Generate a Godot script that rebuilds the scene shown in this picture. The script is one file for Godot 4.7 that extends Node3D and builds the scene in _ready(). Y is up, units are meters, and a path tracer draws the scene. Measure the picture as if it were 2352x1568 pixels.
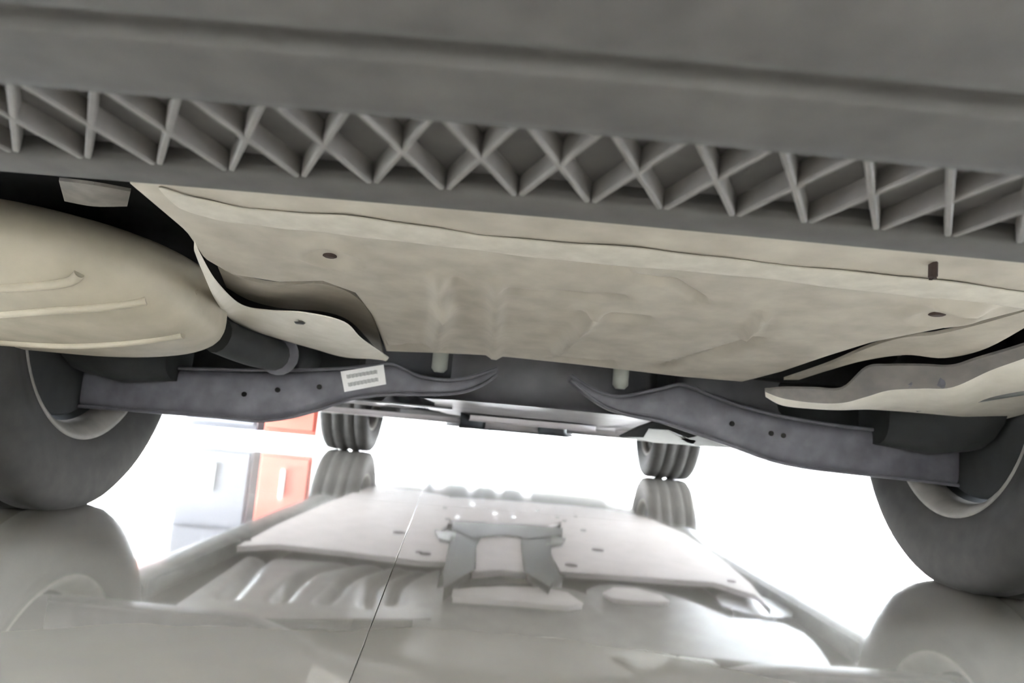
extends Node3D
# Seen from the floor behind a parked car, looking forward along its underside over a glossy tiled floor.
# Metres; the camera stands at x 0, looks along -z; "d" is a distance forward of the camera (z = -d).

const FOCAL := 1700.0          # focal length in pixels of a 2352 x 1568 frame
const EYE := Vector3(0, 0.172, 0)
const PITCH := 6.74
const ROLL := 5.15
const MID := 0.03              # x of the car's centre line
var view: Basis
var M := {}
var car: Node3D

func _ready() -> void:
	# ---- camera
	view = Basis(Vector3.RIGHT, deg_to_rad(PITCH)) * Basis(Vector3.BACK, deg_to_rad(ROLL))
	var cam := Camera3D.new()
	cam.name = "camera"
	cam.fov = rad_to_deg(2.0 * atan(784.0 / FOCAL))
	cam.near = 0.02
	cam.far = 200.0
	cam.transform = Transform3D(view, EYE)
	add_child(cam)
	cam.current = true
	var lens := CameraAttributesPhysical.new()      # a phone lens that missed its focus
	lens.frustum_focal_length = 12.0 / (784.0 / FOCAL)
	lens.exposure_aperture = lens.frustum_focal_length / 3.2
	lens.frustum_focus_distance = 0.72
	lens.frustum_near = 0.02
	lens.frustum_far = 200.0
	cam.attributes = lens
	# ---- sky and exposure
	var sm := ProceduralSkyMaterial.new()
	sm.sky_top_color = Color(0.86, 0.93, 1.0)
	sm.sky_horizon_color = Color(1.0, 0.99, 0.97)
	sm.ground_horizon_color = Color(0.8, 0.79, 0.77)
	sm.ground_bottom_color = Color(0.6, 0.59, 0.57)
	sm.sky_energy_multiplier = 1.0
	var sky := Sky.new()
	sky.sky_material = sm
	var env := Environment.new()
	env.background_mode = Environment.BG_SKY
	env.sky = sky
	env.background_energy_multiplier = 5.0
	env.tonemap_mode = Environment.TONE_MAPPER_LINEAR
	env.tonemap_exposure = 22.0
	env.sdfgi_enabled = true
	env.ssao_enabled = true
	env.ssil_enabled = true
	var we := WorldEnvironment.new()
	we.name = "sky"
	we.environment = env
	add_child(we)
	materials()
	# ---- the hall, then the car, then what stands round it
	hall()
	build_car()
	surroundings()

# ------------------------------------------------------------------ measuring
func ray(px: float, py: float) -> Vector3:       # direction through a pixel, one metre forward
	var v := view * Vector3(px - 1176.0, 784.0 - py, -FOCAL)
	return v / -v.z

func at(px: float, py: float, d: float) -> Vector3:
	return EYE + ray(px, py) * d

func on_height(px: float, py: float, height: float) -> Vector3:
	var r := ray(px, py)
	return EYE + r * ((height - EYE.y) / r.y)

func mirrored(px: float, py: float, height: float) -> Vector3:   # the point at that height whose reflection in the floor is seen there
	var r := ray(px, py)
	var d := (height + EYE.y) / -r.y
	return Vector3(r.x * d, height, -d)

func on_pan(px: float, py: float, lift := 0.0) -> Vector3:       # on the sloping rear floor pan
	var r := ray(px, py)
	return EYE + r * ((0.3912 + lift - EYE.y) / (r.y + 0.1123))

# ------------------------------------------------------------------ nodes
func tag(o: Node, label: String, category := "", group := "", kind := "") -> void:
	if label: o.set_meta("label", label)
	if category: o.set_meta("category", category)
	if group: o.set_meta("group", group)
	if kind: o.set_meta("kind", kind)

func numbered(called: String, parent: Node) -> String:
	if not parent.has_node(called): return called
	var k := 1
	while parent.has_node("%s_%03d" % [called, k]): k += 1
	return "%s_%03d" % [called, k]

func put(called: String, mesh: Mesh, m: Material, parent: Node = self) -> MeshInstance3D:
	var o := MeshInstance3D.new()
	o.name = numbered(called, parent)
	o.mesh = mesh
	o.material_override = m
	parent.add_child(o, true)
	return o

func thing(called: String, where: Vector3, parent: Node = self) -> Node3D:
	var o := Node3D.new()
	o.name = numbered(called, parent)
	o.position = where
	parent.add_child(o, true)
	return o

# ------------------------------------------------------------------ shapes
func begin() -> SurfaceTool:
	var st := SurfaceTool.new()
	st.begin(Mesh.PRIMITIVE_TRIANGLES)
	return st

func tri(st: SurfaceTool, a: Vector3, b: Vector3, c: Vector3) -> void:
	st.add_vertex(a); st.add_vertex(b); st.add_vertex(c)

func quad(st: SurfaceTool, a: Vector3, b: Vector3, c: Vector3, e: Vector3) -> void:
	tri(st, a, b, c); tri(st, a, c, e)

func finish(st: SurfaceTool) -> ArrayMesh:
	st.generate_normals()
	return st.commit()

func skin(st: SurfaceTool, rows: Array, round_u := false, flip := false) -> void:
	for i in rows.size() - 1:
		var n: int = rows[i].size()
		for j in (n if round_u else n - 1):
			var k := (j + 1) % n
			if flip: quad(st, rows[i][j], rows[i + 1][j], rows[i + 1][k], rows[i][k])
			else: quad(st, rows[i][j], rows[i][k], rows[i + 1][k], rows[i + 1][j])

func sheet(rows: Array, thick: Vector3) -> ArrayMesh:            # a pressed sheet with a back and edges
	var st := begin()
	st.set_smooth_group(1)
	skin(st, rows)
	var back := []
	for r in rows:
		var b := []
		for p in r: b.append(p + thick)
		back.append(b)
	st.set_smooth_group(2)
	skin(st, back, false, true)
	st.set_smooth_group(-1)
	var last := rows.size() - 1
	for e in [0, last]:
		for j in rows[e].size() - 1:
			quad(st, rows[e][j], rows[e][j + 1], back[e][j + 1], back[e][j])
	for i in last:
		var w: int = rows[i].size() - 1
		for j in [0, w]:
			quad(st, rows[i][j], rows[i + 1][j], back[i + 1][j], back[i][j])
	return finish(st)

func plate(outline: Array, thick: float, bevel: float, steps := 3) -> ArrayMesh:   # a slab whose lower edge is rounded
	var n := outline.size()
	var flat := PackedVector2Array()
	for p in outline: flat.append(Vector2(p.x, p.z))
	var turn := 1.0 if Geometry2D.is_polygon_clockwise(flat) else -1.0
	var rings := []
	for s in steps + 1:
		var a := PI / 2 * s / steps
		var inset := bevel * (1.0 - sin(a))
		var rise := bevel * (1.0 - cos(a))
		var ring := []
		for i in n:
			var e0 := (flat[i] - flat[(i + n - 1) % n]).normalized()
			var e1 := (flat[(i + 1) % n] - flat[i]).normalized()
			var inward := (e0.orthogonal() + e1.orthogonal()).normalized() * -turn
			var p: Vector3 = outline[i]
			ring.append(p + Vector3(inward.x * inset, rise, inward.y * inset))
		rings.append(ring)
	var top := []
	for p in outline: top.append(p + Vector3(0, thick, 0))
	rings.append(top)
	var st := begin()
	st.set_smooth_group(1)
	skin(st, rings, true)
	for e in [[rings[0], false], [top, true]]:
		st.set_smooth_group(-1)
		var f2 := PackedVector2Array()
		for p in e[0]: f2.append(Vector2(p.x, p.z))
		var t := Geometry2D.triangulate_polygon(f2)
		for i in range(0, t.size(), 3):
			if e[1]: tri(st, e[0][t[i]], e[0][t[i + 1]], e[0][t[i + 2]])
			else: tri(st, e[0][t[i]], e[0][t[i + 2]], e[0][t[i + 1]])
	return finish(st)

func rings_mesh(rings: Array) -> ArrayMesh:                       # a closed loft with capped ends
	var st := begin()
	st.set_smooth_group(1)
	skin(st, rings, true)
	st.set_smooth_group(-1)
	for e in [0, rings.size() - 1]:
		var mid := Vector3.ZERO
		for p in rings[e]: mid += p
		mid /= rings[e].size()
		for j in rings[e].size():
			var k: int = (j + 1) % rings[e].size()
			if e == 0: tri(st, mid, rings[e][k], rings[e][j])
			else: tri(st, mid, rings[e][j], rings[e][k])
	return finish(st)

func section(mid: Vector3, across: Vector3, up: Vector3, power := 4.0, n := 20) -> Array:   # a rounded rectangle
	var r := []
	for i in n:
		var a := TAU * i / n
		var c := cos(a)
		var s := sin(a)
		r.append(mid + across * (signf(c) * pow(absf(c), 2.0 / power)) + up * (signf(s) * pow(absf(s), 2.0 / power)))
	return r

func bar(a: Vector3, b: Vector3, across: Vector3, up: Vector3, power := 8.0, n := 16) -> ArrayMesh:
	return rings_mesh([section(a, across * 0.9, up * 0.9, power, n), section(a.lerp(b, 0.01), across, up, power, n), section(a.lerp(b, 0.99), across, up, power, n), section(b, across * 0.9, up * 0.9, power, n)])

func tube(path: Array, r: float, n := 14) -> ArrayMesh:
	var rings := []
	for i in path.size():
		var dir: Vector3 = (path[mini(i + 1, path.size() - 1)] - path[maxi(i - 1, 0)]).normalized()
		var side := dir.cross(Vector3.UP if absf(dir.y) < 0.9 else Vector3.RIGHT).normalized()
		rings.append(section(path[i], side * r, side.cross(dir) * r, 2.0, n))
	return rings_mesh(rings)

func lathe(profile: Array, n := 64, low := -99.0) -> ArrayMesh:   # profile of (x along the axle, radius), turned about the x axis
	var rows := []
	for i in n:
		var a := TAU * i / n
		var r := []
		for p in profile: r.append(Vector3(p.x, maxf(p.y * cos(a), low), p.y * sin(a)))
		rows.append(r)
	rows.append(rows[0])
	var st := begin()
	st.set_smooth_group(1)
	skin(st, rows)
	return finish(st)

func smooth_path(pts: Array, per := 6) -> Array:
	var out := []
	for i in pts.size() - 1:
		var p0 = pts[maxi(i - 1, 0)]
		var p3 = pts[mini(i + 2, pts.size() - 1)]
		for k in per:
			out.append(pts[i].cubic_interpolate(pts[i + 1], p0, p3, float(k) / per))
	out.append(pts[-1])
	return out

func box(a: Vector3, b: Vector3, bevel := 0.004) -> ArrayMesh:    # a chamfered box between two corners
	var lo := a.min(b)
	var hi := a.max(b)
	var k := minf(bevel, (hi - lo)[(hi - lo).min_axis_index()] * 0.45)
	var rings := []
	for s in [[lo.y, k], [lo.y + k, 0.0], [hi.y - k, 0.0], [hi.y, k]]:
		var q: float = s[1]
		var y: float = s[0]
		rings.append([Vector3(lo.x + q, y, lo.z + k + q), Vector3(lo.x + k + q, y, lo.z + q), Vector3(hi.x - k - q, y, lo.z + q), Vector3(hi.x - q, y, lo.z + k + q), Vector3(hi.x - q, y, hi.z - k - q), Vector3(hi.x - k - q, y, hi.z - q), Vector3(lo.x + k + q, y, hi.z - q), Vector3(lo.x + q, y, hi.z - k - q)])
	var st := begin()
	st.set_smooth_group(-1)
	skin(st, rings, true)
	for e in [0, 3]:
		for j in range(1, 7):
			tri(st, rings[e][0], rings[e][j], rings[e][j + 1])
	return finish(st)

# ------------------------------------------------------------------ materials
func noise(freq: float, low: Color, high: Color, seed_ := 1, size := 512, octaves := 4) -> NoiseTexture2D:
	var n := FastNoiseLite.new()
	n.seed = seed_
	n.frequency = freq
	n.noise_type = FastNoiseLite.TYPE_SIMPLEX_SMOOTH
	n.fractal_octaves = octaves
	var t := NoiseTexture2D.new()
	t.width = size
	t.height = size
	t.seamless = true
	t.noise = n
	var g := Gradient.new()
	g.set_color(0, low)
	g.set_color(1, high)
	t.color_ramp = g
	return t

func mat(key: String, low: Color, high: Color, rough: float, metal := 0.0, scale := 2.0, seed_ := 1, freq := 0.012) -> StandardMaterial3D:
	var m := StandardMaterial3D.new()
	m.resource_name = key
	m.albedo_color = Color.WHITE
	m.albedo_texture = noise(freq, low, high, seed_)
	m.uv1_triplanar = true
	m.uv1_world_triplanar = true
	m.uv1_scale = Vector3.ONE * scale
	m.roughness = rough
	m.metallic = metal
	M[key] = m
	return m

func plain(key: String, c: Color, rough: float, metal := 0.0) -> StandardMaterial3D:
	var m := StandardMaterial3D.new()
	m.resource_name = key
	m.albedo_color = c
	m.roughness = rough
	m.metallic = metal
	M[key] = m
	return m

func grey(v: float, warm := 0.0) -> Color:
	return Color(v + warm, v, v - warm)

func materials() -> void:
	mat("bumper", grey(0.272, 0.011), grey(0.345, 0.015), 0.75, 0.0, 3.0, 3)
	mat("rib", grey(0.4, 0.016), grey(0.47, 0.02), 0.7, 0.0, 5.0, 4)
	mat("pan", Color(0.65, 0.615, 0.56), Color(0.76, 0.725, 0.665), 0.7, 0.0, 2.5, 5)
	mat("silencer", Color(0.62, 0.585, 0.515), Color(0.73, 0.69, 0.615), 0.6, 0.0, 2.5, 6)
	mat("shield", Color(0.86, 0.83, 0.77), Color(0.93, 0.9, 0.85), 0.55, 0.0, 4.0, 7)
	mat("recess_shade", Color(0.24, 0.25, 0.26), Color(0.31, 0.32, 0.33), 0.6, 0.0, 4.0, 28)  # shade of the tunnel recess put into the colour
	mat("flange", Color(0.4, 0.385, 0.37), Color(0.54, 0.51, 0.48), 0.6, 0.0, 5.0, 31)
	mat("sealer", Color(0.73, 0.7, 0.645), Color(0.81, 0.78, 0.725), 0.7, 0.0, 6.0, 27)
	mat("beam", Color(0.33, 0.32, 0.34), Color(0.45, 0.44, 0.46), 0.5, 0.0, 3.0, 8)
	mat("rubber", grey(0.145, 0.008), grey(0.205, 0.012), 0.85, 0.0, 4.0, 9)
	mat("rim", Color(0.43, 0.41, 0.39), Color(0.54, 0.52, 0.49), 0.65, 0.0, 4.0, 10)
	mat("dark", grey(0.14, 0.0), grey(0.2, 0.0), 0.8, 0.0, 3.0, 11)
	mat("tray", Color(0.86, 0.83, 0.83), Color(0.92, 0.89, 0.89), 0.6, 0.0, 1.5, 12)
	mat("tank", Color(0.42, 0.41, 0.42), Color(0.52, 0.51, 0.51), 0.45, 0.0, 2.0, 13)
	mat("sill", Color(0.36, 0.36, 0.36), Color(0.5, 0.5, 0.49), 0.5, 0.0, 2.0, 14)
	plain("paint", Color(0.16, 0.16, 0.17), 0.3)
	plain("bolt", grey(0.3, 0.0), 0.4, 0.6)
	plain("plug", Color(0.27, 0.21, 0.185), 0.8)
	plain("mount", Color(0.7, 0.7, 0.66), 0.6)
	plain("hole", grey(0.1, 0.01), 0.9)
	var f := mat("floor", Color(0.505, 0.483, 0.45), Color(0.555, 0.532, 0.497), 0.05, 0.0, 0.6, 15)
	f.metallic_specular = 0.55
	f.clearcoat_enabled = true
	f.clearcoat = 0.7
	f.clearcoat_roughness = 0.03
	plain("grout", Color(0.42, 0.41, 0.38), 0.6)
	plain("wall", Color(0.9, 0.9, 0.89), 0.8)
	plain("cream", Color(0.88, 0.86, 0.82), 0.8)
	plain("ceiling", Color(0.92, 0.92, 0.92), 0.9)
	plain("frame", Color(0.85, 0.85, 0.86), 0.4)
	plain("orange", Color(0.78, 0.39, 0.33), 0.45)
	plain("orange_dark", Color(0.75, 0.28, 0.16), 0.5)
	plain("locker", Color(0.46, 0.455, 0.475), 0.5)
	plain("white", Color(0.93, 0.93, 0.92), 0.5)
	plain("steel", Color(0.7, 0.7, 0.72), 0.3, 0.8)
	plain("ground", Color(0.72, 0.71, 0.69), 0.9)
	mat("leaf", Color(0.18, 0.19, 0.10), Color(0.24, 0.25, 0.15), 0.9, 0.0, 6.0, 16).specular_mode = BaseMaterial3D.SPECULAR_DISABLED
	plain("pot", Color(0.2, 0.21, 0.235), 0.9).specular_mode = BaseMaterial3D.SPECULAR_DISABLED
	var g := plain("glass", Color(0.97, 1.0, 0.99, 0.06), 0.0)
	g.transparency = BaseMaterial3D.TRANSPARENCY_ALPHA
	# paper label: two pale grey blocks of print too blurred to read
	var im := Image.create(256, 128, false, Image.FORMAT_RGBA8)
	im.fill(Color(0.95, 0.94, 0.93))
	for y0 in [26, 76]:
		for i in 23:
			var shade := 0.7 + 0.04 * sin(i * 2.3 + y0)
			im.fill_rect(Rect2i(30 + i * 8, y0 + (i * 5) % 3, 8, 24), Color(shade, shade * 0.99, shade * 0.98))
	var p := plain("paper", Color.WHITE, 0.6)
	p.albedo_texture = ImageTexture.create_from_image(im)

# ------------------------------------------------------------------ the hall
func structure(called: String, mesh: Mesh, m: Material, label := "") -> MeshInstance3D:
	var o := put(called, mesh, m)
	tag(o, label, "", "", "structure")
	return o

func hall() -> void:
	# floor: grout bed with large polished tiles, laid a little askew to the car
	var bed := structure("floor", box(Vector3(-6.2, -0.12, -9.2), Vector3(6.2, -0.0008, 5.2)), M.grout, "polished grey tiled floor that mirrors the underside of the car")
	var askew := Basis(Vector3.UP, deg_to_rad(4.3))
	var joint := Vector3(-0.084, 0, -0.486)
	var w := 1.2
	var tile := box(Vector3(0.0005, -0.02, 0.0005), Vector3(w - 0.0005, 0.0, w - 0.0005), 0.0001)
	for i in range(-5, 5):
		for j in range(-8, 4):
			var p: Vector3 = joint + askew * Vector3(i * w, 0, j * w + 0.1)
			var c: Vector3 = p + askew * Vector3(w / 2, 0, w / 2)
			if absf(c.x) > 6.0 or c.z < -9.0 or c.z > 5.0: continue
			var o := put("tile", tile, M.floor, bed)
			o.transform = Transform3D(askew, p)
	structure("ceiling", box(Vector3(-6.2, 3.42, -9.2), Vector3(6.2, 3.6, 5.2)), M.ceiling, "white flat ceiling of the hall")
	structure("wall_left", box(Vector3(-6.2, 0, -9.2), Vector3(-6.0, 0.3, 5.2)), M.wall, "low white wall below the added windows left of the car")
	window("window_4", Vector3(-6.1, 0.3, -9.0), Vector3(-6.1, 3.42, -0.5), 5)  # unseen window, added to light the underside of the front half
	structure("wall_left_rear", box(Vector3(-6.2, 0.3, -0.5), Vector3(-6.0, 3.42, 5.2)), M.wall, "white side wall of the hall left behind the camera")
	structure("wall_rear", box(Vector3(-6.0, 0, 5.0), Vector3(6.0, 3.42, 5.2)), M.wall, "white wall behind the camera")
	# right wall; its long window is added, sized to light the front half
	structure("wall_right", box(Vector3(6.0, 0, -9.2), Vector3(6.2, 0.3, 5.2)), M.wall, "low white wall below the added windows right of the car")
	window("window_1", Vector3(6.1, 0.3, -9.0), Vector3(6.1, 3.42, -0.5), 5)
	structure("wall_right_rear", box(Vector3(6.0, 0.3, -0.5), Vector3(6.2, 3.42, 5.2)), M.wall, "white side wall of the hall right behind the camera")
	# front wall: a low white base, glazing, and a cream pier
	structure("wall_front", box(Vector3(-6.0, 0, -9.2), Vector3(6.0, 0.22, -9.0)), M.wall, "low white base wall below the front windows")
	structure("wall_pier", box(Vector3(0.46, 0.22, -9.2), Vector3(1.25, 3.42, -9.0)), M.cream, "cream wall pier between the front windows")
	window("window_2", Vector3(-6.0, 0.22, -9.1), Vector3(0.46, 3.42, -9.1), 5)
	window("window_3", Vector3(1.25, 0.22, -9.1), Vector3(6.0, 3.42, -9.1), 4)
	structure("ground", box(Vector3(-60, -0.3, -80), Vector3(60, -0.13, 30)), M.ground, "pale paved ground outside the hall")

func window(called: String, a: Vector3, b: Vector3, n: int) -> void:
	var along := Vector3(b.x - a.x, 0, b.z - a.z)
	var dir := along.normalized()
	var out := dir.cross(Vector3.UP) * 0.04
	var up := Vector3(0, b.y - a.y, 0)
	var o := Node3D.new()
	o.name = called
	add_child(o, true)
	tag(o, "tall glazed window in white frames in the hall wall", "", "", "structure")
	for i in n + 1:
		var p := a + along * (float(i) / n)
		p += dir * (0.03 if i == 0 else -0.03 if i == n else 0.0)
		put("mullion", box(p - dir * 0.03 - out, p + dir * 0.03 + out + up), M.frame, o)
	for y in [0.03, up.y - 0.03]:
		put("rail", box(a + Vector3(0, y - 0.03, 0) - out * 0.9, b - up + Vector3(0, y + 0.03, 0) + out * 0.9), M.frame, o)
	for i in n:
		var p0 := a + along * (float(i) / n) + dir * 0.03 + Vector3(0, 0.06, 0)
		var p1 := a + along * (float(i + 1) / n) - dir * 0.03 + up - Vector3(0, 0.06, 0)
		put("pane", box(p0 - out * 0.08, p1 + out * 0.08, 0.001), M.glass, o)

# ------------------------------------------------------------------ the car
func build_car() -> void:
	car = thing("car", Vector3.ZERO)
	tag(car, "dusty car seen from underneath its rear bumper, standing on four black tyres", "car")
	body()
	rear_bumper()
	floor_pan()
	silencers()
	axle()
	for s in [-1.0, 1.0]:
		wheel(Vector3(MID - 0.005 + s * 0.745, 0.2995, -1.12), s, true)
		wheel(Vector3(MID + s * 0.775, 0.305, -3.68), s, false)
	front_floor()

func body() -> void:
	# floor structure above the parts, and the side walls down to the sills
	put("underbody", box(Vector3(MID - 0.88, 0.40, -4.3), Vector3(MID + 0.88, 0.46, -0.3)), M.dark, car)
	for s in [-1.0, 1.0]:
		var x: float = MID + s * 0.885
		var top := 0.78
		var pts := [[0.2, 0.30], [0.72, 0.28], [0.74, 0.45], [0.86, 0.60], [1.12, 0.66], [1.38, 0.60], [1.50, 0.45], [1.52, 0.31], [2.3, 0.30], [3.27, 0.25], [3.29, 0.45], [3.42, 0.60], [3.68, 0.66], [3.94, 0.60], [4.06, 0.45], [4.08, 0.22], [4.5, 0.22]]
		var lower := []
		var upper := []
		for p in pts:
			lower.append(Vector3(x, p[1], -p[0]))
			upper.append(Vector3(x - s * 0.05, top, -p[0]))
		put("body_side", sheet([lower, upper], Vector3(-s * 0.03, 0, 0)), M.paint, car)
		for c in [1.12, 3.68]:
			var liner := []
			var inner := []
			for k in 17:
				var a: float = PI * k / 16.0
				var q := Vector3(x - s * 0.04, 0.3 + 0.37 * sin(a), -c - 0.38 * cos(a))
				liner.append(q)
				inner.append(Vector3(MID + s * 0.62, q.y, q.z))
			put("wheel_arch_liner", sheet([liner, inner], Vector3(0, 0.004, 0)), M.dark, car)
		# sill along the lower edge of the body
		var a0 := Vector3(MID + s * 0.735, 0.207, -1.50)
		var b0 := Vector3(MID + s * 0.765, 0.2, -3.25)
		put("sill", rings_mesh([section(a0, Vector3(0.032, 0, 0), Vector3(0, 0.02, 0), 3.0), section(a0 + Vector3(0, -0.004, -0.05), Vector3(0.04, 0, 0), Vector3(0, 0.028, 0), 3.0), section(b0 + Vector3(0, 0, 0.05), Vector3(0.04, 0, 0), Vector3(0, 0.028, 0), 3.0), section(b0, Vector3(0.045, 0, 0), Vector3(0, 0.02, 0), 3.0)]), M.sill, car)
		put("sill_flange", box(Vector3(MID + s * 0.698, 0.18, -1.5), Vector3(MID + s * 0.702, 0.215, -3.15), 0.001), M.sill, car)
	put("front_bumper", rings_mesh([section(Vector3(MID - 0.88, 0.4, -4.2), Vector3(0, 0, 0.1), Vector3(0, 0.2, 0)), section(Vector3(MID - 0.6, 0.4, -4.55), Vector3(0, 0, 0.1), Vector3(0, 0.22, 0)), section(Vector3(MID + 0.6, 0.4, -4.55), Vector3(0, 0, 0.1), Vector3(0, 0.22, 0)), section(Vector3(MID + 0.88, 0.4, -4.2), Vector3(0, 0, 0.1), Vector3(0, 0.2, 0))]), M.paint, car)
	put("body_lid", box(Vector3(MID - 0.85, 0.76, -4.2), Vector3(MID + 0.85, 0.8, -0.25)), M.paint, car)  # unseen full-length lid, added to close the body shell against light

func rear_bumper() -> void:
	# lower cover, swept across the car: [distance, height]
	var profile := [[0.135, 0.80], [0.11, 0.60], [0.115, 0.42], [0.14, 0.345], [0.17, 0.312], [0.236, 0.3035], [0.242, 0.3033], [0.2435, 0.3045], [0.2440, 0.309], [0.2520, 0.309], [0.2526, 0.3065], [0.2532, 0.3008], [0.2555, 0.2995], [0.295, 0.2992], [0.3025, 0.2992], [0.304, 0.3005], [0.3045, 0.303], [0.305, 0.325]]
	var rows := []
	for p in profile:
		var r := []
		for k in 41:
			var x := -0.9 + 1.8 * k / 40.0
			var sweep := 0.012 * absf(x) + 0.09 * maxf(0.0, absf(x) - 0.62) * absf(x) * 6.0 * (absf(x) - 0.62)
			r.append(Vector3(x + MID * 0.5, p[1], -(p[0] + sweep)))
		rows.append(r)
	var b := put("rear_bumper", sheet(rows, Vector3(0, 0.003, -0.003)), M.bumper, car)
	tag(b, "dark grey textured rear bumper cover")
	# roof of the lattice recess, and the lip behind it
	var roof := [[0.30, 0.3118], [0.412, 0.3118]]
	var lip := [[0.399, 0.325], [0.399, 0.303], [0.4005, 0.2998], [0.43, 0.299], [0.442, 0.3025], [0.445, 0.31], [0.446, 0.345]]
	for e in [[roof, "recess_roof"], [lip, "bumper_lip"]]:
		rows = []
		for p in e[0]:
			var r := []
			for k in 41:
				var x := -0.9 + 1.8 * k / 40.0
				r.append(Vector3(x + MID * 0.5, p[1], -(p[0] + 0.012 * absf(x) + 0.02 * x * x)))
			rows.append(r)
		put(e[1], sheet(rows, Vector3(0, 0.003, 0)), M.bumper, b)
	# crossing ribs of the lattice, fanning out a little to the sides
	for k in range(-14, 15):
		var x := -0.0232 + k * 0.0386
		for s in [-1.0, 1.0]:
			var slope: float = s * 0.38 + 1.1 * clampf(x, -0.3, 0.3)
			var back: float = 0.012 * absf(x)
			var p0 := Vector3(x - slope * 0.042, 0, -(0.305 + back))
			var p1 := Vector3(x + slope * 0.048, 0, -(0.3995 + back))
			var side := (p1 - p0).cross(Vector3.UP).normalized() * 0.0018
			var st := begin()
			st.set_smooth_group(-1)
			var lo := 0.3005 if s > 0 else 0.3008
			var c := []
			for y in [lo, lo + 0.0012, 0.3135]:
				var t := side * (0.6 if y == lo else 1.0 if y < 0.31 else 1.25)
				var up := Vector3(0, y, 0)
				c.append([p0 - t + up, p1 - t + up, p1 + t + up, p0 + t + up])
			skin(st, c, true)
			quad(st, c[0][0], c[0][3], c[0][2], c[0][1])
			put("rib", finish(st), M.rib, b)

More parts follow.
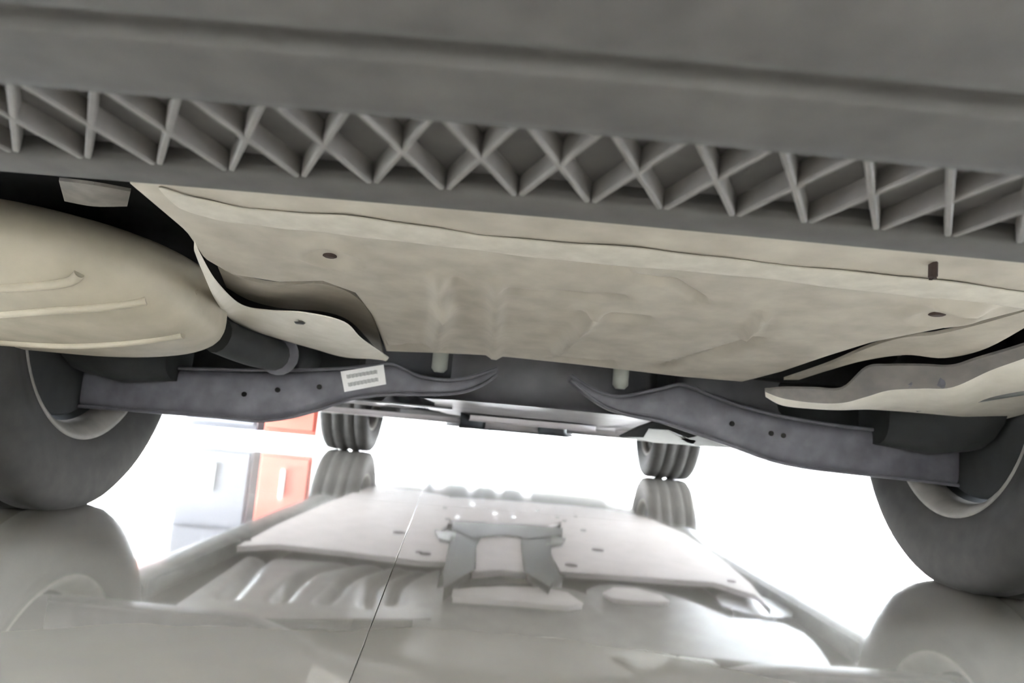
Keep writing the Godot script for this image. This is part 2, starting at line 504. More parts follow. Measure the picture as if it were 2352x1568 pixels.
func floor_pan() -> void:
	# beige pan: rows run from under the bumper lip down to its far edge
	var low := [[0.0, 300, 425], [0.05, 430, 540], [0.09, 470, 605], [0.13, 530, 642], [0.18, 640, 660], [0.22, 740, 657], [0.26, 815, 685], [0.29, 855, 740], [0.32, 885, 822], [0.38, 1000, 826], [0.45, 1130, 832], [0.55, 1330, 853], [0.65, 1560, 880], [0.72, 1700, 892], [0.76, 1790, 868], [0.8, 1900, 830], [0.85, 2000, 797], [0.9, 2130, 770], [0.95, 2250, 745], [1.0, 2420, 700]]
	# pressed ridges (positive hangs down), from pixel to pixel: x0 y0 x1 y1 width height
	var beads := []
	for q in [[1010, 640, 1020, 700, 0.010, 0.005], [1020, 700, 1000, 790, 0.012, 0.006], [1140, 650, 1135, 820, 0.008, 0.004], [1170, 667, 1430, 682, 0.004, -0.004], [1370, 715, 1280, 800, 0.010, 0.006], [1470, 640, 1540, 648, 0.007, -0.005], [1540, 648, 1610, 690, 0.007, -0.005], [1360, 610, 1420, 622, 0.014, -0.006], [1760, 720, 1710, 770, 0.006, 0.004], [1740, 780, 1500, 850, 0.008, -0.005], [1030, 642, 1055, 643, 0.005, -0.004], [905, 800, 1000, 795, 0.010, -0.008], [1290, 828, 1400, 836, 0.012, -0.008], [1350, 722, 1480, 735, 0.012, -0.004], [2160, 690, 2250, 700, 0.012, 0.004]]:
		beads.append([on_pan(q[0], q[1]), on_pan(q[2], q[3]), q[4], q[5]])
	var discs := [[on_pan(765, 588), 0.034], [on_pan(2165, 722), 0.036]]
	var rows := []
	var nv := 64
	var nu := 150
	var lows := []
	for i in nu + 1:
		var t := float(i) / nu
		var k := 0
		while k < low.size() - 2 and low[k + 1][0] < t: k += 1
		var f: float = (t - low[k][0]) / (low[k + 1][0] - low[k][0])
		lows.append(Vector2(lerpf(low[k][1], low[k + 1][1], f), lerpf(low[k][2], low[k + 1][2], f)))
	for j in nv + 1:
		var r := []
		for i in nu + 1:
			var t := float(i) / nu
			var up := Vector2(lerpf(290, 2430, t), lerpf(370, 590, t))
			var q := up.lerp(lows[i], float(j) / nv)
			var p := on_pan(q.x, q.y)
			var g := Vector2(p.x, p.z)
			var drop := 0.0
			for b in beads:
				var c := Geometry2D.get_closest_point_to_segment(g, Vector2(b[0].x, b[0].z), Vector2(b[1].x, b[1].z))
				drop += 2.3 * b[3] * exp(-pow(g.distance_to(c) / b[2], 2.0) * 1.4)
			for e in discs:
				var dd: float = g.distance_to(Vector2(e[0].x, e[0].z)) / e[1]
				drop += 0.005 * exp(-pow((dd - 0.85) / 0.2, 2.0)) - 0.003 * clampf(1.0 - dd, 0.0, 1.0)
			# flange rolled up along the edges
			var edge := 1.0 - float(j) / nv
			drop -= 0.012 * pow(maxf(0.0, 1.0 - edge / 0.06), 2.0)
			r.append(p - Vector3(0, drop, 0))
		rows.append(r)
	var pan := put("rear_floor_pan", sheet(rows, Vector3(0, 0.004, 0)), M.pan, car)
	tag(pan, "dusty beige pressed floor pan behind the bumper")
	for q in [[757, 592, 0.0065], [2152, 726, 0.0075]]:
		var c := on_pan(q[0], q[1]) + Vector3(0, 0.0012, 0)
		put("drain_plug", rings_mesh([section(c + Vector3(0, 0.004, 0), Vector3(q[2], 0, 0), Vector3(0, 0, q[2]), 2.0), section(c, Vector3(q[2], 0, 0), Vector3(0, 0, q[2]), 2.0), section(c - Vector3(0, 0.001, 0), Vector3(q[2] * 0.7, 0, 0), Vector3(0, 0, q[2] * 0.7), 2.0)]), M.plug, pan)
	# pale seam sealer along the front flange
	var seal := []
	for q in [[392, 452], [480, 478], [620, 500], [800, 516], [1000, 541], [1200, 566], [1450, 588], [1700, 613], [1950, 641], [2200, 668], [2420, 695]]:
		seal.append(on_pan(q[0], q[1]) - Vector3(0, 0.001, 0))
	seal = smooth_path(seal)
	var seal_rings := []
	for k in seal.size():
		seal_rings.append(section(seal[k], Vector3(0, 0.002, 0.021 + 0.0015 * sin(k * 1.1) + 0.003 * sin(k * 0.4)), Vector3(0, 0.0022, 0.0), 2.2, 16))
	put("seam_sealer", rings_mesh(seal_rings), M.sealer, pan)
	# the hanging tab by the lip, right
	var tab := on_pan(2135, 610)
	put("seam_tab", box(tab + Vector3(-0.0022, -0.012, 0.0), tab + Vector3(0.0022, 0.008, 0.01)), M.plug, pan)
	# upper floor seen through the gaps
	rows = []
	for d in [0.47, 0.7, 1.0, 1.35]:
		var r := []
		for k in 21:
			var x := -0.86 + 1.78 * k / 20.0
			r.append(Vector3(x, 0.372 + 0.012 * sin(x * 9.0 + d * 7.0), -d))
		rows.append(r)
	put("upper_floor", sheet(rows, Vector3(0, 0.004, 0)), M.dark, car)
	# step of the pan beside the gap, right
	rows = []
	for e in [[[1800, 872], [1900, 838], [1990, 800], [2070, 776], [2150, 768], [2260, 742], [2420, 695]], [[1835, 872], [1905, 850], [1985, 828], [2080, 815], [2170, 822], [2270, 798], [2420, 712]]]:
		var pts := []
		for q in e: pts.append(on_pan(q[0], q[1], 0.012))
		rows.append(smooth_path(pts))
	put("pan_step", sheet(rows, Vector3(0, 0.004, 0)), M.pan, car)
	# curved tunnel wall over the left heat shield
	rows = []
	for e in [[[500, 612], [560, 640], [640, 655], [740, 652], [815, 680], [858, 735], [880, 810]], [[520, 660], [575, 690], [650, 708], [740, 715], [800, 735], [842, 775], [880, 822]]]:
		var pts := []
		for q in e: pts.append(on_pan(q[0], q[1], 0.016 if e[0][1] == 612 else 0.03))
		rows.append(smooth_path(pts))
	put("tunnel_wall", sheet(rows, Vector3(0, 0.004, 0)), M.pan, car)

func silencers() -> void:
	# left: wide oval silencer lying across the car
	var rings := []
	var x0 := -0.56
	for k in 26:
		var x: float
		var f := 1.0
		if k < 8: x = lerpf(-0.84, x0, k / 8.0)
		else:
			var a := PI / 2 * (k - 8) / 17.0
			x = x0 + 0.215 * sin(a)
			f = maxf(0.03, pow(cos(a), 0.8))
		var mid := Vector3(x, 0.284, -0.835)
		rings.append(section(mid, Vector3(0, 0.026 * f, 0.203 * f), Vector3(0, 0.06 * lerpf(f, 1.0, 0.35), 0), 2.3, 40))
	var s := put("silencer", rings_mesh(rings), M.silencer, car)
	tag(s, "dusty beige oval silencer on the left")
	for q in [[[-20, 660], [100, 655], [160, 645], [182, 628]], [[-20, 722], [120, 712], [240, 704], [335, 690]], [[-20, 783], [150, 792], [300, 785], [420, 768]]]:
		var path := []
		for p in q:
			path.append(on_silencer(p[0], p[1]))
		put("bead", tube(smooth_path(path), 0.005, 10), M.silencer, s)
	put("seam", tube(smooth_path([Vector3(-0.84, 0.312, -0.63), Vector3(-0.7, 0.312, -0.631), Vector3(-0.56, 0.312, -0.632), Vector3(-0.45, 0.306, -0.663), Vector3(-0.385, 0.298, -0.722), Vector3(-0.35, 0.289, -0.8)]), 0.005, 8), M.silencer, s)
	# bracket seen over the silencer
	put("exhaust_bracket", sheet([smooth_path([on_height(135, 415, 0.345), on_height(215, 425, 0.34), on_height(300, 440, 0.345)]), smooth_path([on_height(148, 462, 0.34), on_height(215, 474, 0.337), on_height(292, 474, 0.34)])], Vector3(0, 0.003, 0)), M.flange, car)
	# exhaust pipe behind the silencer
	put("exhaust_pipe", tube(smooth_path([at(500, 770, 0.98), at(575, 800, 1.04), at(640, 816, 1.12), Vector3(-0.36, 0.262, -1.3), Vector3(-0.3, 0.25, -1.6)]), 0.024), M.dark, car)
	put("pipe_clamp", rings_mesh([section(at(640, 815, 1.1), Vector3(0.03, 0, 0), Vector3(0, 0.03, 0), 2.0), section(at(642, 816, 1.125), Vector3(0.03, 0, 0), Vector3(0, 0.03, 0), 2.0)]), M.beam, car)
	# heat shield: a bright ribbon of sheet metal winding past the silencer
	var top := [[446, 555, -1], [462, 590, -1], [500, 652, -1], [555, 702, 0.293], [620, 714, 0.289], [700, 719, 0.284], [790, 741, 0.276], [832, 780, 0.268], [893, 822, 0.2635]]
	var bot := [[448, 575, -1], [464, 618, -1], [494, 688, -1], [530, 733, 0.288], [575, 757, 0.281], [650, 781, 0.274], [720, 801, 0.269], [795, 821, 0.2635], [880, 824, 0.2632]]
	var rows := []
	for f in 5:
		var pts := []
		for k in top.size():
			var a := on_height(top[k][0], top[k][1], top[k][2]) if top[k][2] > 0 else on_pan(top[k][0], top[k][1], -0.014)
			var b := on_height(bot[k][0], bot[k][1], bot[k][2] - 0.004) if bot[k][2] > 0 else on_pan(bot[k][0], bot[k][1], -0.018)
			pts.append(a.lerp(b, f / 4.0) - Vector3(0, 0.004 * sin(PI * f / 4.0), 0))
		rows.append(smooth_path(pts))
	var h := put("heat_shield", sheet(rows, Vector3(0, 0.0015, 0)), M.shield, car)
	tag(h, "bright bare metal heat shield strip winding past the silencer")
	var rc := on_height(690, 729, 0.2835) - Vector3(0, 0.006, 0)
	put("rivet", rings_mesh([section(rc, Vector3(0.007, 0, 0), Vector3(0, 0, 0.007), 2.0, 12), section(rc - Vector3(0, 0.002, 0), Vector3(0.005, 0, 0), Vector3(0, 0, 0.005), 2.0, 12)]), M.bolt, h)
	# right: a second shell with a flange, its lower face bright
	var fl := [[1757, 897, 1.0], [1800, 892, 1.0], [1872, 893, 0.99], [1935, 893, 0.98], [1990, 846, 0.95], [2044, 840, 0.93], [2120, 840, 0.91], [2188, 842, 0.88], [2245, 825, 0.85], [2352, 793, 0.8], [2440, 760, 0.78]]
	var up := [[1758, 900, 1.0], [1800, 915, 1.0], [1872, 925, 0.99], [1935, 925, 0.98], [1990, 911, 0.96], [2044, 896, 0.94], [2120, 892, 0.92], [2188, 889, 0.89], [2274, 851, 0.86], [2352, 823, 0.81], [2440, 790, 0.79]]
	var lo := [[1760, 903, 1.02], [1797, 926, 1.03], [1872, 933, 1.04], [1935, 937, 1.05], [1990, 940, 1.05], [2044, 943, 1.06], [2120, 949, 1.06], [2188, 955, 1.06], [2274, 961, 1.06], [2352, 966, 1.06], [2440, 972, 1.06]]
	var pa := []
	var pb := []
	var pc := []
	for k in fl.size():
		pa.append(at(fl[k][0], fl[k][1], fl[k][2]))
		pb.append(at(up[k][0], up[k][1], up[k][2]))
		pc.append(at(lo[k][0], lo[k][1], lo[k][2]))
	pa = smooth_path(pa); pb = smooth_path(pb); pc = smooth_path(pc)
	var shell := []
	for f in 9:
		var r := []
		for k in pb.size():
			r.append(pb[k].lerp(pc[k], f / 8.0) - Vector3(0, 0.006 * sin(PI * f / 8.0), 0))
		shell.append(r)
	var g := put("silencer_shell", sheet(shell, Vector3(0, 0.003, -0.002)), M.shield, car)
	tag(g, "bright beige shell of the right-hand silencer")
	var lips := []
	for f in 4:
		var r := []
		for k in pa.size(): r.append(pa[k].lerp(pb[k], f / 3.0) + Vector3(0, 0.002 * sin(PI * f / 3.0), 0))
		lips.append(r)
	put("shell_flange", sheet(lips, Vector3(0, 0.003, -0.002)), M.flange, g)
	put("crease", tube(smooth_path([at(2105, 938, 1.035), at(2200, 924, 0.985), at(2290, 909, 0.94), at(2352, 899, 0.91), at(2440, 884, 0.89)]), 0.0045, 8), M.sill, g)
	for q in [[2085, 866, 0.935], [2160, 866, 0.905]]:
		put("clip", box(at(q[0], q[1], q[2]) + Vector3(-0.004, -0.014, -0.004), at(q[0], q[1], q[2]) + Vector3(0.004, 0.014, 0.01)), M.beam, g)

func on_silencer(px: float, py: float) -> Vector3:     # where the sight line first meets the left silencer's oval
	var r := ray(px, py)
	var d := 0.55
	while d < 1.1:
		var p := EYE + r * d
		var f := 1.0
		if p.x > -0.56: f = maxf(0.03, pow(maxf(0.0, 1.0 - pow((p.x + 0.56) / 0.215, 2.0)), 0.4))
		var q := pow(absf(p.z + 0.835) / (0.203 * f), 2.3) + pow(absf(p.y - 0.284 - 0.026 * (p.z + 0.835) / 0.203) / (0.06 * lerpf(f, 1.0, 0.35)), 2.3)
		if q < 1.02: return p
		d += 0.002
	return EYE + r * 0.9

func axle() -> void:
	# two arms of the rear axle beam: [x, upper edge, lower edge]
	var left := [[20, 834, 922], [90, 835, 928], [170, 837, 932], [260, 840, 938], [370, 845, 947], [500, 848, 957], [590, 850, 966], [660, 850, 959], [720, 849, 944], [800, 845, 918], [860, 838, 908], [905, 836, 905], [960, 862, 905], [1020, 872, 905], [1070, 868, 898], [1110, 857, 882], [1142, 846, 860]]
	var right := [[1312, 861, 872], [1350, 887, 906], [1395, 906, 936], [1440, 908, 952], [1515, 893, 967], [1565, 883, 983], [1620, 902, 1002], [1690, 929, 1026], [1770, 950, 1056], [1850, 966, 1073], [1930, 978, 1083], [2010, 987, 1092], [2100, 997, 1102], [2190, 1010, 1113], [2300, 1025, 1128]]
	for e in [[left, "left"], [right, "right"]]:
		var tops := []
		var bots := []
		for q in e[0]:
			tops.append(at(q[0], q[1], 1.17))
			bots.append(at(q[0], q[2], 1.17))
		tops = smooth_path(tops, 5)
		bots = smooth_path(bots, 5)
		var rings := []
		for k in tops.size():
			var mid: Vector3 = (tops[k] + bots[k]) / 2.0 - Vector3(0, 0, 0.028)
			rings.append(section(mid, Vector3(0, 0, 0.028), Vector3(0, maxf(0.003, (tops[k].y - bots[k].y) / 2.0), 0), 5.0, 24))
		var b := put("axle_beam", rings_mesh(rings), M.beam, car)
		# rolled edges of the pressing
		for line in [tops, bots]:
			var w := []
			for k in range(0, line.size()): w.append(line[k] + Vector3(0, 0, 0.0))
			put("flange", tube(w, 0.0028, 8), M.beam, b)
		for q in ([[637, 895], [733, 888], [560, 905]] if e[1] == "left" else [[1682, 973], [1772, 995], [1800, 1000]]):
			var c := at(q[0], q[1], 1.168)
			put("hole", rings_mesh([section(c, Vector3(0.004, 0, 0), Vector3(0, 0.004, 0), 2.0, 12), section(c - Vector3(0, 0, 0.004), Vector3(0.004, 0, 0), Vector3(0, 0.004, 0), 2.0, 12)]), M.hole, b)
		if e[1] == "left":
			var c := [at(782, 853, 1.166), at(881, 837, 1.166), at(887, 882, 1.166), at(791, 900, 1.166)]
			var st := begin()
			st.set_smooth_group(-1)
			var uv := [Vector2(0, 0), Vector2(1, 0), Vector2(1, 1), Vector2(0, 1)]
			for k in [0, 1, 2, 0, 2, 3]:
				st.set_uv(uv[k])
				st.add_vertex(c[k])
			for k in 4:
				var n := (k + 1) % 4
				for p in [c[k], c[k] - Vector3(0, 0, 0.001), c[n] - Vector3(0, 0, 0.001), c[k], c[n] - Vector3(0, 0, 0.001), c[n]]:
					st.set_uv(Vector2(0.02, 0.02))
					st.add_vertex(p)
			tag(put("paper_label", finish(st), M.paper, b), "white paper label with two grey blocks of print")
	for q in [[1010, 838, 0.013], [1425, 876, 0.013]]:
		var c := at(q[0], q[1], 1.2)
		put("rubber_mount", rings_mesh([section(c + Vector3(0, 0.03, 0), Vector3(q[2], 0, 0), Vector3(0, 0, q[2]), 2.0), section(c - Vector3(0, 0.006, 0), Vector3(q[2], 0, 0), Vector3(0, 0, q[2]), 2.0), section(c - Vector3(0, 0.012, 0), Vector3(q[2] * 0.6, 0, 0), Vector3(0, 0, q[2] * 0.6), 2.0)]), M.mount, car)
	# hub carriers inside the wheels
	for s in [-1.0, 1.0]:
		put("hub_carrier", rings_mesh([section(Vector3(MID + s * 0.55, 0.25, -1.17), Vector3(0, 0, 0.05), Vector3(0, 0.05, 0), 3.0), section(Vector3(MID + s * 0.62, 0.28, -1.14), Vector3(0, 0, 0.08), Vector3(0, 0.09, 0), 3.0), section(Vector3(MID + s * 0.67, 0.3, -1.12), Vector3(0, 0, 0.1), Vector3(0, 0.1, 0), 2.0)]), M.dark, car)
	for s in [-1.0, 1.0]:  # added dark bars that block bright light leaking between beam and hubs
		put("light_leak_block", bar(Vector3(MID + s * 0.3, 0.255, -1.36), Vector3(MID + s * 0.64, 0.235, -1.27), Vector3(0, 0, 0.03), Vector3(0, 0.055, 0)), M.dark, car)
	# rear panel over the beam, closing the view to the tank
	put("rear_crossmember", bar(Vector3(-0.6, 0.335, -1.3), Vector3(0.66, 0.335, -1.3), Vector3(0, 0, 0.05), Vector3(0, 0.04, 0)), M.dark, car)

func wheel(where: Vector3, s: float, rear: bool) -> void:
	var w := thing("wheel", where, car)
	w.rotation.y = (PI if s < 0 else 0.0) - (s * deg_to_rad(2.5) if rear else 0.0)        # +x points outboard
	var half := 0.108
	var r := 0.305
	var prof := []
	for p in [[-0.085, 0.193], [-0.097, 0.200], [-0.103, 0.222], [-0.1045, 0.232], [-0.107, 0.236], [-0.110, 0.256], [-0.109, 0.275], [-0.105, 0.291], [-0.097, 0.3005], [-0.084, 0.3035], [-0.058, 0.3045], [-0.056, 0.298], [-0.048, 0.298], [-0.046, 0.3048], [-0.012, 0.305], [-0.010, 0.298], [0.010, 0.298], [0.012, 0.305], [0.046, 0.3048], [0.048, 0.298], [0.056, 0.298], [0.058, 0.3045], [0.084, 0.3035], [0.097, 0.3005], [0.105, 0.291], [0.109, 0.275], [0.110, 0.256], [0.107, 0.236], [0.097, 0.200], [0.085, 0.193]]:
		prof.append(Vector2(p[0], p[1]))
	put("tyre", lathe(prof, 120, -0.2993 if rear else -0.3048), M.rubber, w)
	put("rim_lip", lathe([Vector2(-0.083, 0.198), Vector2(-0.095, 0.201), Vector2(-0.098, 0.198), Vector2(-0.096, 0.193), Vector2(-0.088, 0.185), Vector2(-0.075, 0.178), Vector2(-0.058, 0.174), Vector2(-0.056, 0.178), Vector2(-0.083, 0.193)], 72), M.rim, w)
	put("rim_barrel", lathe([Vector2(-0.07, 0.178), Vector2(-0.05, 0.174), Vector2(0.02, 0.166), Vector2(0.06, 0.17), Vector2(0.08, 0.18), Vector2(0.09, 0.193), Vector2(0.08, 0.199), Vector2(-0.07, 0.19)], 72), M.dark, w)
	put("brake_drum", lathe([Vector2(-0.055, 0.0), Vector2(-0.055, 0.163), Vector2(-0.048, 0.168), Vector2(-0.04, 0.168), Vector2(-0.036, 0.14), Vector2(0.03, 0.14), Vector2(0.03, 0.0)], 48), M.dark, w)
	for k in 5:
		var sp := put("spoke", bar(Vector3(0.05, 0.04, 0), Vector3(0.06, 0.172, 0), Vector3(0, 0, 0.022), Vector3(0.012, 0, 0)), M.rim, w)
		sp.rotation.x = TAU * k / 5.0

func front_floor() -> void:
	# covers under the front floor, seen both at a graze and mirrored in the floor tiles
	var hgt := 0.175
	var panels := [
		[[545, 1254], [640, 1205], [745, 1158], [850, 1118], [960, 1128], [1030, 1140], [1028, 1200], [1000, 1225], [1040, 1245], [1040, 1290], [960, 1286], [800, 1266], [640, 1249]],
		[[1300, 1160], [1380, 1168], [1480, 1186], [1570, 1225], [1660, 1290], [1720, 1340], [1770, 1398], [1740, 1366], [1640, 1336], [1480, 1325], [1290, 1311], [1262, 1262], [1300, 1245], [1290, 1215]]]
	var names := ["left", "right"]
	for k in 2:
		var o := []
		for q in panels[k]: o.append(mirrored(q[0], q[1], hgt))
		var p := put("floor_cover", plate(o, 0.014, 0.006), M.tray, car)
		tag(p, "pale smooth %s floor cover with small fixing holes" % names[k])
		var dots := [[917, 1223, 0.02], [977, 1272, 0.016], [962, 1268, 0.01], [565, 1240, 0.014], [1022, 1166, 0.011], [1028, 1192, 0.011]] if k == 0 else [[1340, 1218, 0.012], [1373, 1263, 0.02], [1312, 1298, 0.018], [1680, 1335, 0.012], [1296, 1196, 0.011], [1322, 1186, 0.009]]
		for q in dots:
			var c := mirrored(q[0], q[1], hgt) - Vector3(0, 0.0008, 0)
			put("fixing_hole", rings_mesh([section(c + Vector3(0, 0.003, 0), Vector3(q[2], 0, 0), Vector3(0, 0, q[2] * 1.3), 2.0, 14), section(c, Vector3(q[2], 0, 0), Vector3(0, 0, q[2] * 1.3), 2.0, 14)]), M.hole, p)
	# engine cover across the front, and the lip before it
	var o := []
	for q in [[1034, 1142], [1170, 1150], [1296, 1160], [1292, 1196], [1250, 1206], [1150, 1200], [1070, 1196], [1032, 1194]]: o.append(mirrored(q[0], q[1], hgt))
	var ec := put("engine_cover", plate(o, 0.014, 0.006), M.tray, car)
	for q in [[1085, 1158], [1137, 1180], [1180, 1187], [1235, 1172], [1280, 1188], [1050, 1188]]:
		var c := mirrored(q[0], q[1], hgt) - Vector3(0, 0.0008, 0)
		put("fixing_hole", rings_mesh([section(c + Vector3(0, 0.003, 0), Vector3(0.011, 0, 0), Vector3(0, 0, 0.025), 2.0, 12), section(c, Vector3(0.011, 0, 0), Vector3(0, 0, 0.025), 2.0, 12)]), M.bolt, ec)
	o = []
	for q in [[-0.66, 4.42], [-0.4, 4.58], [0.46, 4.58], [0.72, 4.42], [0.66, 3.55], [0.5, 3.4], [-0.44, 3.4], [-0.6, 3.55]]: o.append(Vector3(q[0], 0.182, -q[1]))
	put("front_undertray", plate(o, 0.04, 0.012), M.bumper, car)
	# dark plates painting the shaded recess round the tunnel opening: sides, front, rear
	var z := 0.165
	for q in [[[1045, 1205], [1092, 1212], [1100, 1232], [1086, 1252], [1083, 1306], [1020, 1345], [1030, 1300]], [[1205, 1218], [1262, 1222], [1258, 1270], [1275, 1320], [1260, 1345], [1212, 1312], [1204, 1250]]]:
		o = []
		for p in q: o.append(mirrored(p[0], p[1], z))
		put("recess_shade_side", plate(o, 0.06, 0.01), M.recess_shade, car)
	o = []
	for p in [[1040, 1196], [1100, 1200], [1200, 1205], [1288, 1212], [1286, 1226], [1210, 1236], [1190, 1230], [1150, 1227], [1110, 1230], [1090, 1236], [1050, 1216]]: o.append(mirrored(p[0], p[1], z - 0.003))
	put("recess_shade_cross", plate(o, 0.05, 0.01), M.recess_shade, car)
	for q in [[[1000, 1218], [1045, 1222], [1042, 1242], [1012, 1236]], [[1258, 1226], [1296, 1236], [1292, 1246], [1256, 1252]]]:
		o = []
		for p in q: o.append(mirrored(p[0], p[1], z))
		put("tunnel_bracket", plate(o, 0.02, 0.006), M.sill, car)
	o = []
	for p in [[1084, 1312], [1088, 1256], [1100, 1238], [1130, 1229], [1165, 1229], [1192, 1238], [1203, 1256], [1208, 1314], [1150, 1306]]: o.append(mirrored(p[0], p[1], 0.168))
	put("tunnel_cover", plate(o, 0.02, 0.01), M.tray, car)
	o = []
	for p in [[1024, 1314], [1084, 1310], [1150, 1306], [1212, 1311], [1292, 1320], [1278, 1342], [1150, 1338], [1028, 1346]]: o.append(mirrored(p[0], p[1], z + 0.02))
	put("recess_shade_cross", plate(o, 0.05, 0.01), M.recess_shade, car)
	# tank and its neighbours behind the covers
	var lobes := [
		["fuel_tank", [[1030, 1358], [1080, 1350], [1160, 1348], [1250, 1352], [1310, 1365], [1345, 1388], [1395, 1430], [1425, 1475], [1440, 1505], [1010, 1478], [1004, 1440], [1008, 1380]], 0.19],
		["tank_wing", [[1390, 1362], [1412, 1352], [1455, 1354], [1520, 1370], [1575, 1390], [1640, 1414], [1690, 1424], [1780, 1432], [1830, 1470], [1850, 1530], [1705, 1538], [1530, 1522], [1505, 1485], [1455, 1425], [1402, 1388]], 0.19],
		["side_box", [[1686, 1374], [1722, 1369], [1768, 1392], [1774, 1404], [1740, 1402], [1700, 1392]], 0.2]]
	for e in lobes:
		o = []
		for p in e[1]:
			var m := mirrored(p[0], p[1], e[2])
			m.y += 0.022 * clampf((1.75 + m.z) / 0.45, 0.0, 1.0)     # the bottom falls towards the front
			o.append(m)
		o = smooth_path(o + [o[0]], 3)
		o.pop_back()
		put(e[0], plate(o, 0.11, 0.045, 6), M.tank, car)
	for q in [[[1044, 1354], [1090, 1349], [1160, 1347], [1250, 1350], [1300, 1360], [1338, 1386], [1300, 1390], [1200, 1380], [1100, 1374], [1040, 1370]], [[1386, 1362], [1412, 1349], [1460, 1351], [1515, 1366], [1536, 1380], [1480, 1380], [1410, 1374]]]:
		o = []
		for p in q: o.append(mirrored(p[0], p[1], 0.183))
		put("tank_highlight", plate(o, 0.012, 0.004), M.tray, car)  # pale strips that paint the bright front edges of the tank
	# white plates for the brightly lit cover far ahead; dark arch by the beam
	for q in [[M.white, "lit_cover_plate", [[1430, 1001], [1476, 990], [1486, 984], [1536, 988], [1560, 1002], [1600, 1012], [1588, 1022], [1500, 1016]]], [M.white, "lit_cover_plate", [[1562, 1008], [1600, 998], [1640, 1002], [1684, 1020], [1670, 1027], [1600, 1024]]], [M.dark, "bracket_arch", [[1425, 1003], [1470, 981], [1512, 966], [1560, 978], [1606, 1000], [1580, 1006], [1548, 992], [1536, 987], [1490, 984], [1478, 1004]]]]:
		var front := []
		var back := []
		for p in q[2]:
			front.append(at(p[0], p[1], 1.255 if q[1] == "lit_cover_plate" else 1.247))
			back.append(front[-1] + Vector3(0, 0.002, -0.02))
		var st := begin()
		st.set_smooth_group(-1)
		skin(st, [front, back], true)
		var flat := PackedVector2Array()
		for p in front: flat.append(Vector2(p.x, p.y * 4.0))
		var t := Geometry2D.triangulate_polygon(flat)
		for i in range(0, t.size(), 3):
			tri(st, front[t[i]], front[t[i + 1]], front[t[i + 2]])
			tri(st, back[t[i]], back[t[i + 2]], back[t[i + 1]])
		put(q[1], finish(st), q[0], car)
	# corrugated shield beside the tank, left
	var folds := [[[840, 1285], [752, 1303], [704, 1316], [643, 1376]], [[905, 1291], [806, 1322], [782, 1346], [745, 1380]], [[945, 1300], [874, 1329], [857, 1366], [850, 1390]], [[986, 1302], [928, 1329], [911, 1363], [905, 1385]], [[640, 1262], [600, 1285], [560, 1330], [520, 1370]]]
	var lines := []
	for f in folds:
		var pts := []
		for p in f: pts.append(mirrored(p[0], p[1], 0.2))
		lines.append(smooth_path(pts, 5))
	var rows := []
	for j in 61:
		var r := []
		for i in 81:
			var fu := i / 80.0
			var fv := j / 60.0
			var far := Vector2(lerpf(590, 1012, fu), lerpf(1262, 1296, fu))
			var near := Vector2(lerpf(360, 990, fu), lerpf(1420, 1420, fu))
			var q := far.lerp(near, fv)
			var p := mirrored(q.x, q.y, 0.2)
			var dip := 0.0
			for l in lines:
				var best := 9.0
				for k in l.size() - 1:
					best = minf(best, Geometry2D.get_closest_point_to_segment(Vector2(p.x, p.z), Vector2(l[k].x, l[k].z), Vector2(l[k + 1].x, l[k + 1].z)).distance_to(Vector2(p.x, p.z)))
				dip = maxf(dip, exp(-pow(best / 0.016, 2.0)))
			r.append(p + Vector3(0, 0.022 * dip + 0.03 * pow(1.0 - minf(1.0, fv / 0.12), 2.0), 0))
		rows.append(r)
	put("corrugated_shield", sheet(rows, Vector3(0, 0.003, 0)), M.tank, car)

# ------------------------------------------------------------------ what stands round the car
func cabinet(called: String, x0: float, x1: float, m: Material, label: String, category: String) -> void:
	var t := thing(called, Vector3((x0 + x1) / 2, 0.05, -3.8))
	tag(t, label, category)
	var h := (x1 - x0) / 2
	put("body", box(Vector3(-h, 0, -0.5), Vector3(h, 1.15, 0.0)), m, t)
	for k in 3:
		var d := put("door", box(Vector3(-h + 0.012, 0.02 + k * 0.38, 0.0), Vector3(h - 0.012, 0.38 + k * 0.38, 0.016)), m, t)
		put("handle", box(Vector3(-0.012, 0.08 + k * 0.38, 0.016), Vector3(0.012, 0.22 + k * 0.38, 0.034)), M.white, d)

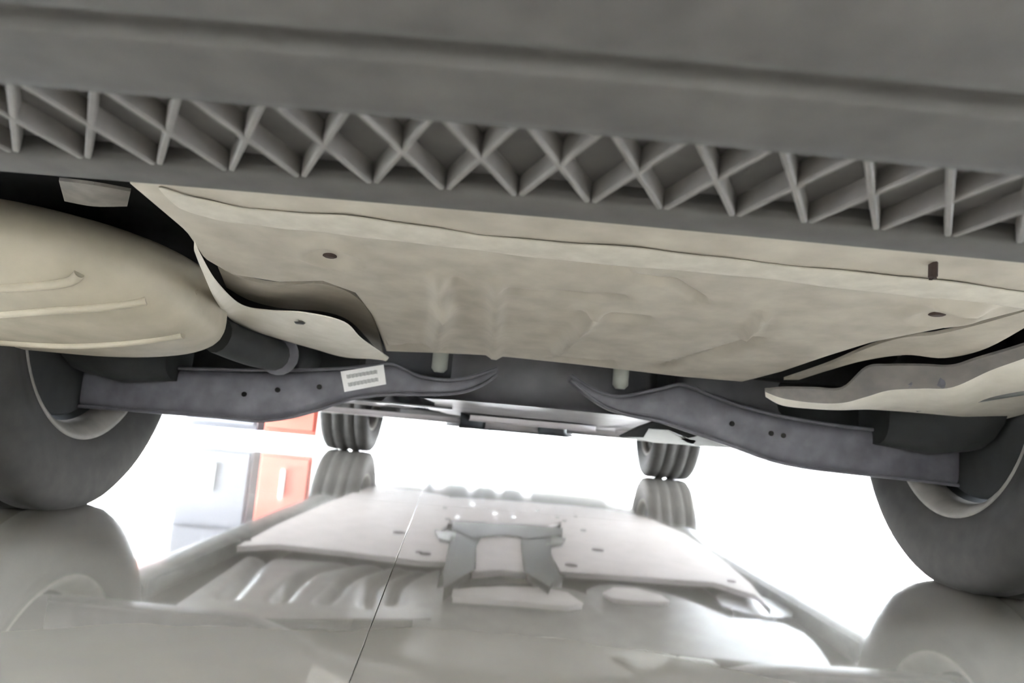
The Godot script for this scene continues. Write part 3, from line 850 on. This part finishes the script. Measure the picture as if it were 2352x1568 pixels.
func surroundings() -> void:
	var pl := put("plinth", box(Vector3(-1.66, 0.0, -4.32), Vector3(-0.93, 0.05, -3.74)), M.white)
	tag(pl, "low white plinth under the grey and orange cabinets", "plinth")
	cabinet("grey_cabinet", -1.62, -1.25, M.locker, "pale grey cabinet left of the orange one on the white plinth", "cabinet")
	cabinet("orange_cabinet", -1.215, -0.95, M.orange, "orange cabinet on the white plinth beyond the left front tyre", "cabinet")
	var bn := thing("board", Vector3(-3.9, 0, -8.9))
	tag(bn, "peach orange board in the front window, mirrored in the floor beside the left rear tyre", "board")
	put("board_face", box(Vector3(-0.24, 1.42, -0.02), Vector3(0.22, 2.5, 0.0)), M.orange, bn)
	for x in [-0.18, 0.16]:
		put("post", box(Vector3(x - 0.02, 0, -0.05), Vector3(x + 0.02, 2.5, -0.021)), M.frame, bn)
	for k in 3:
		var x: float = [-0.62, -0.2, 0.2][k]
		var t := thing("potted_shrub", Vector3(x, -0.13, -11.0 - 0.3 * k))
		tag(t, ["leftmost of three clipped green shrubs in blue-grey pots outside the front window", "middle one of three clipped green shrubs in blue-grey pots outside the front window", "rightmost of three clipped green shrubs in blue-grey pots outside the front window"][k], "shrub", "potted shrubs outside the front window")
		put("pot", rings_mesh([section(Vector3(0, 0, 0), Vector3(0.12, 0, 0), Vector3(0, 0, 0.12), 2.0), section(Vector3(0, 0.3, 0), Vector3(0.16, 0, 0), Vector3(0, 0, 0.16), 2.0)]), M.pot, t)
		var st := begin()
		var rng := RandomNumberGenerator.new()
		rng.seed = 40 + k
		for i in 420:
			var v := Vector3(rng.randfn(), rng.randfn(), rng.randfn()).normalized()
			var p := Vector3(0, 0.58, 0) + v * Vector3(0.19, 0.32, 0.19) * rng.randf_range(0.75, 1.0)
			var s := v.cross(Vector3(rng.randfn(), rng.randfn(), rng.randfn())).normalized() * 0.035
			var u := s.cross(v).normalized() * 0.05 + v * 0.02
			tri(st, p - s, p + u, p + s)
			tri(st, p - s, p + s, p - u)
		put("foliage", finish(st), M.leaf, t)
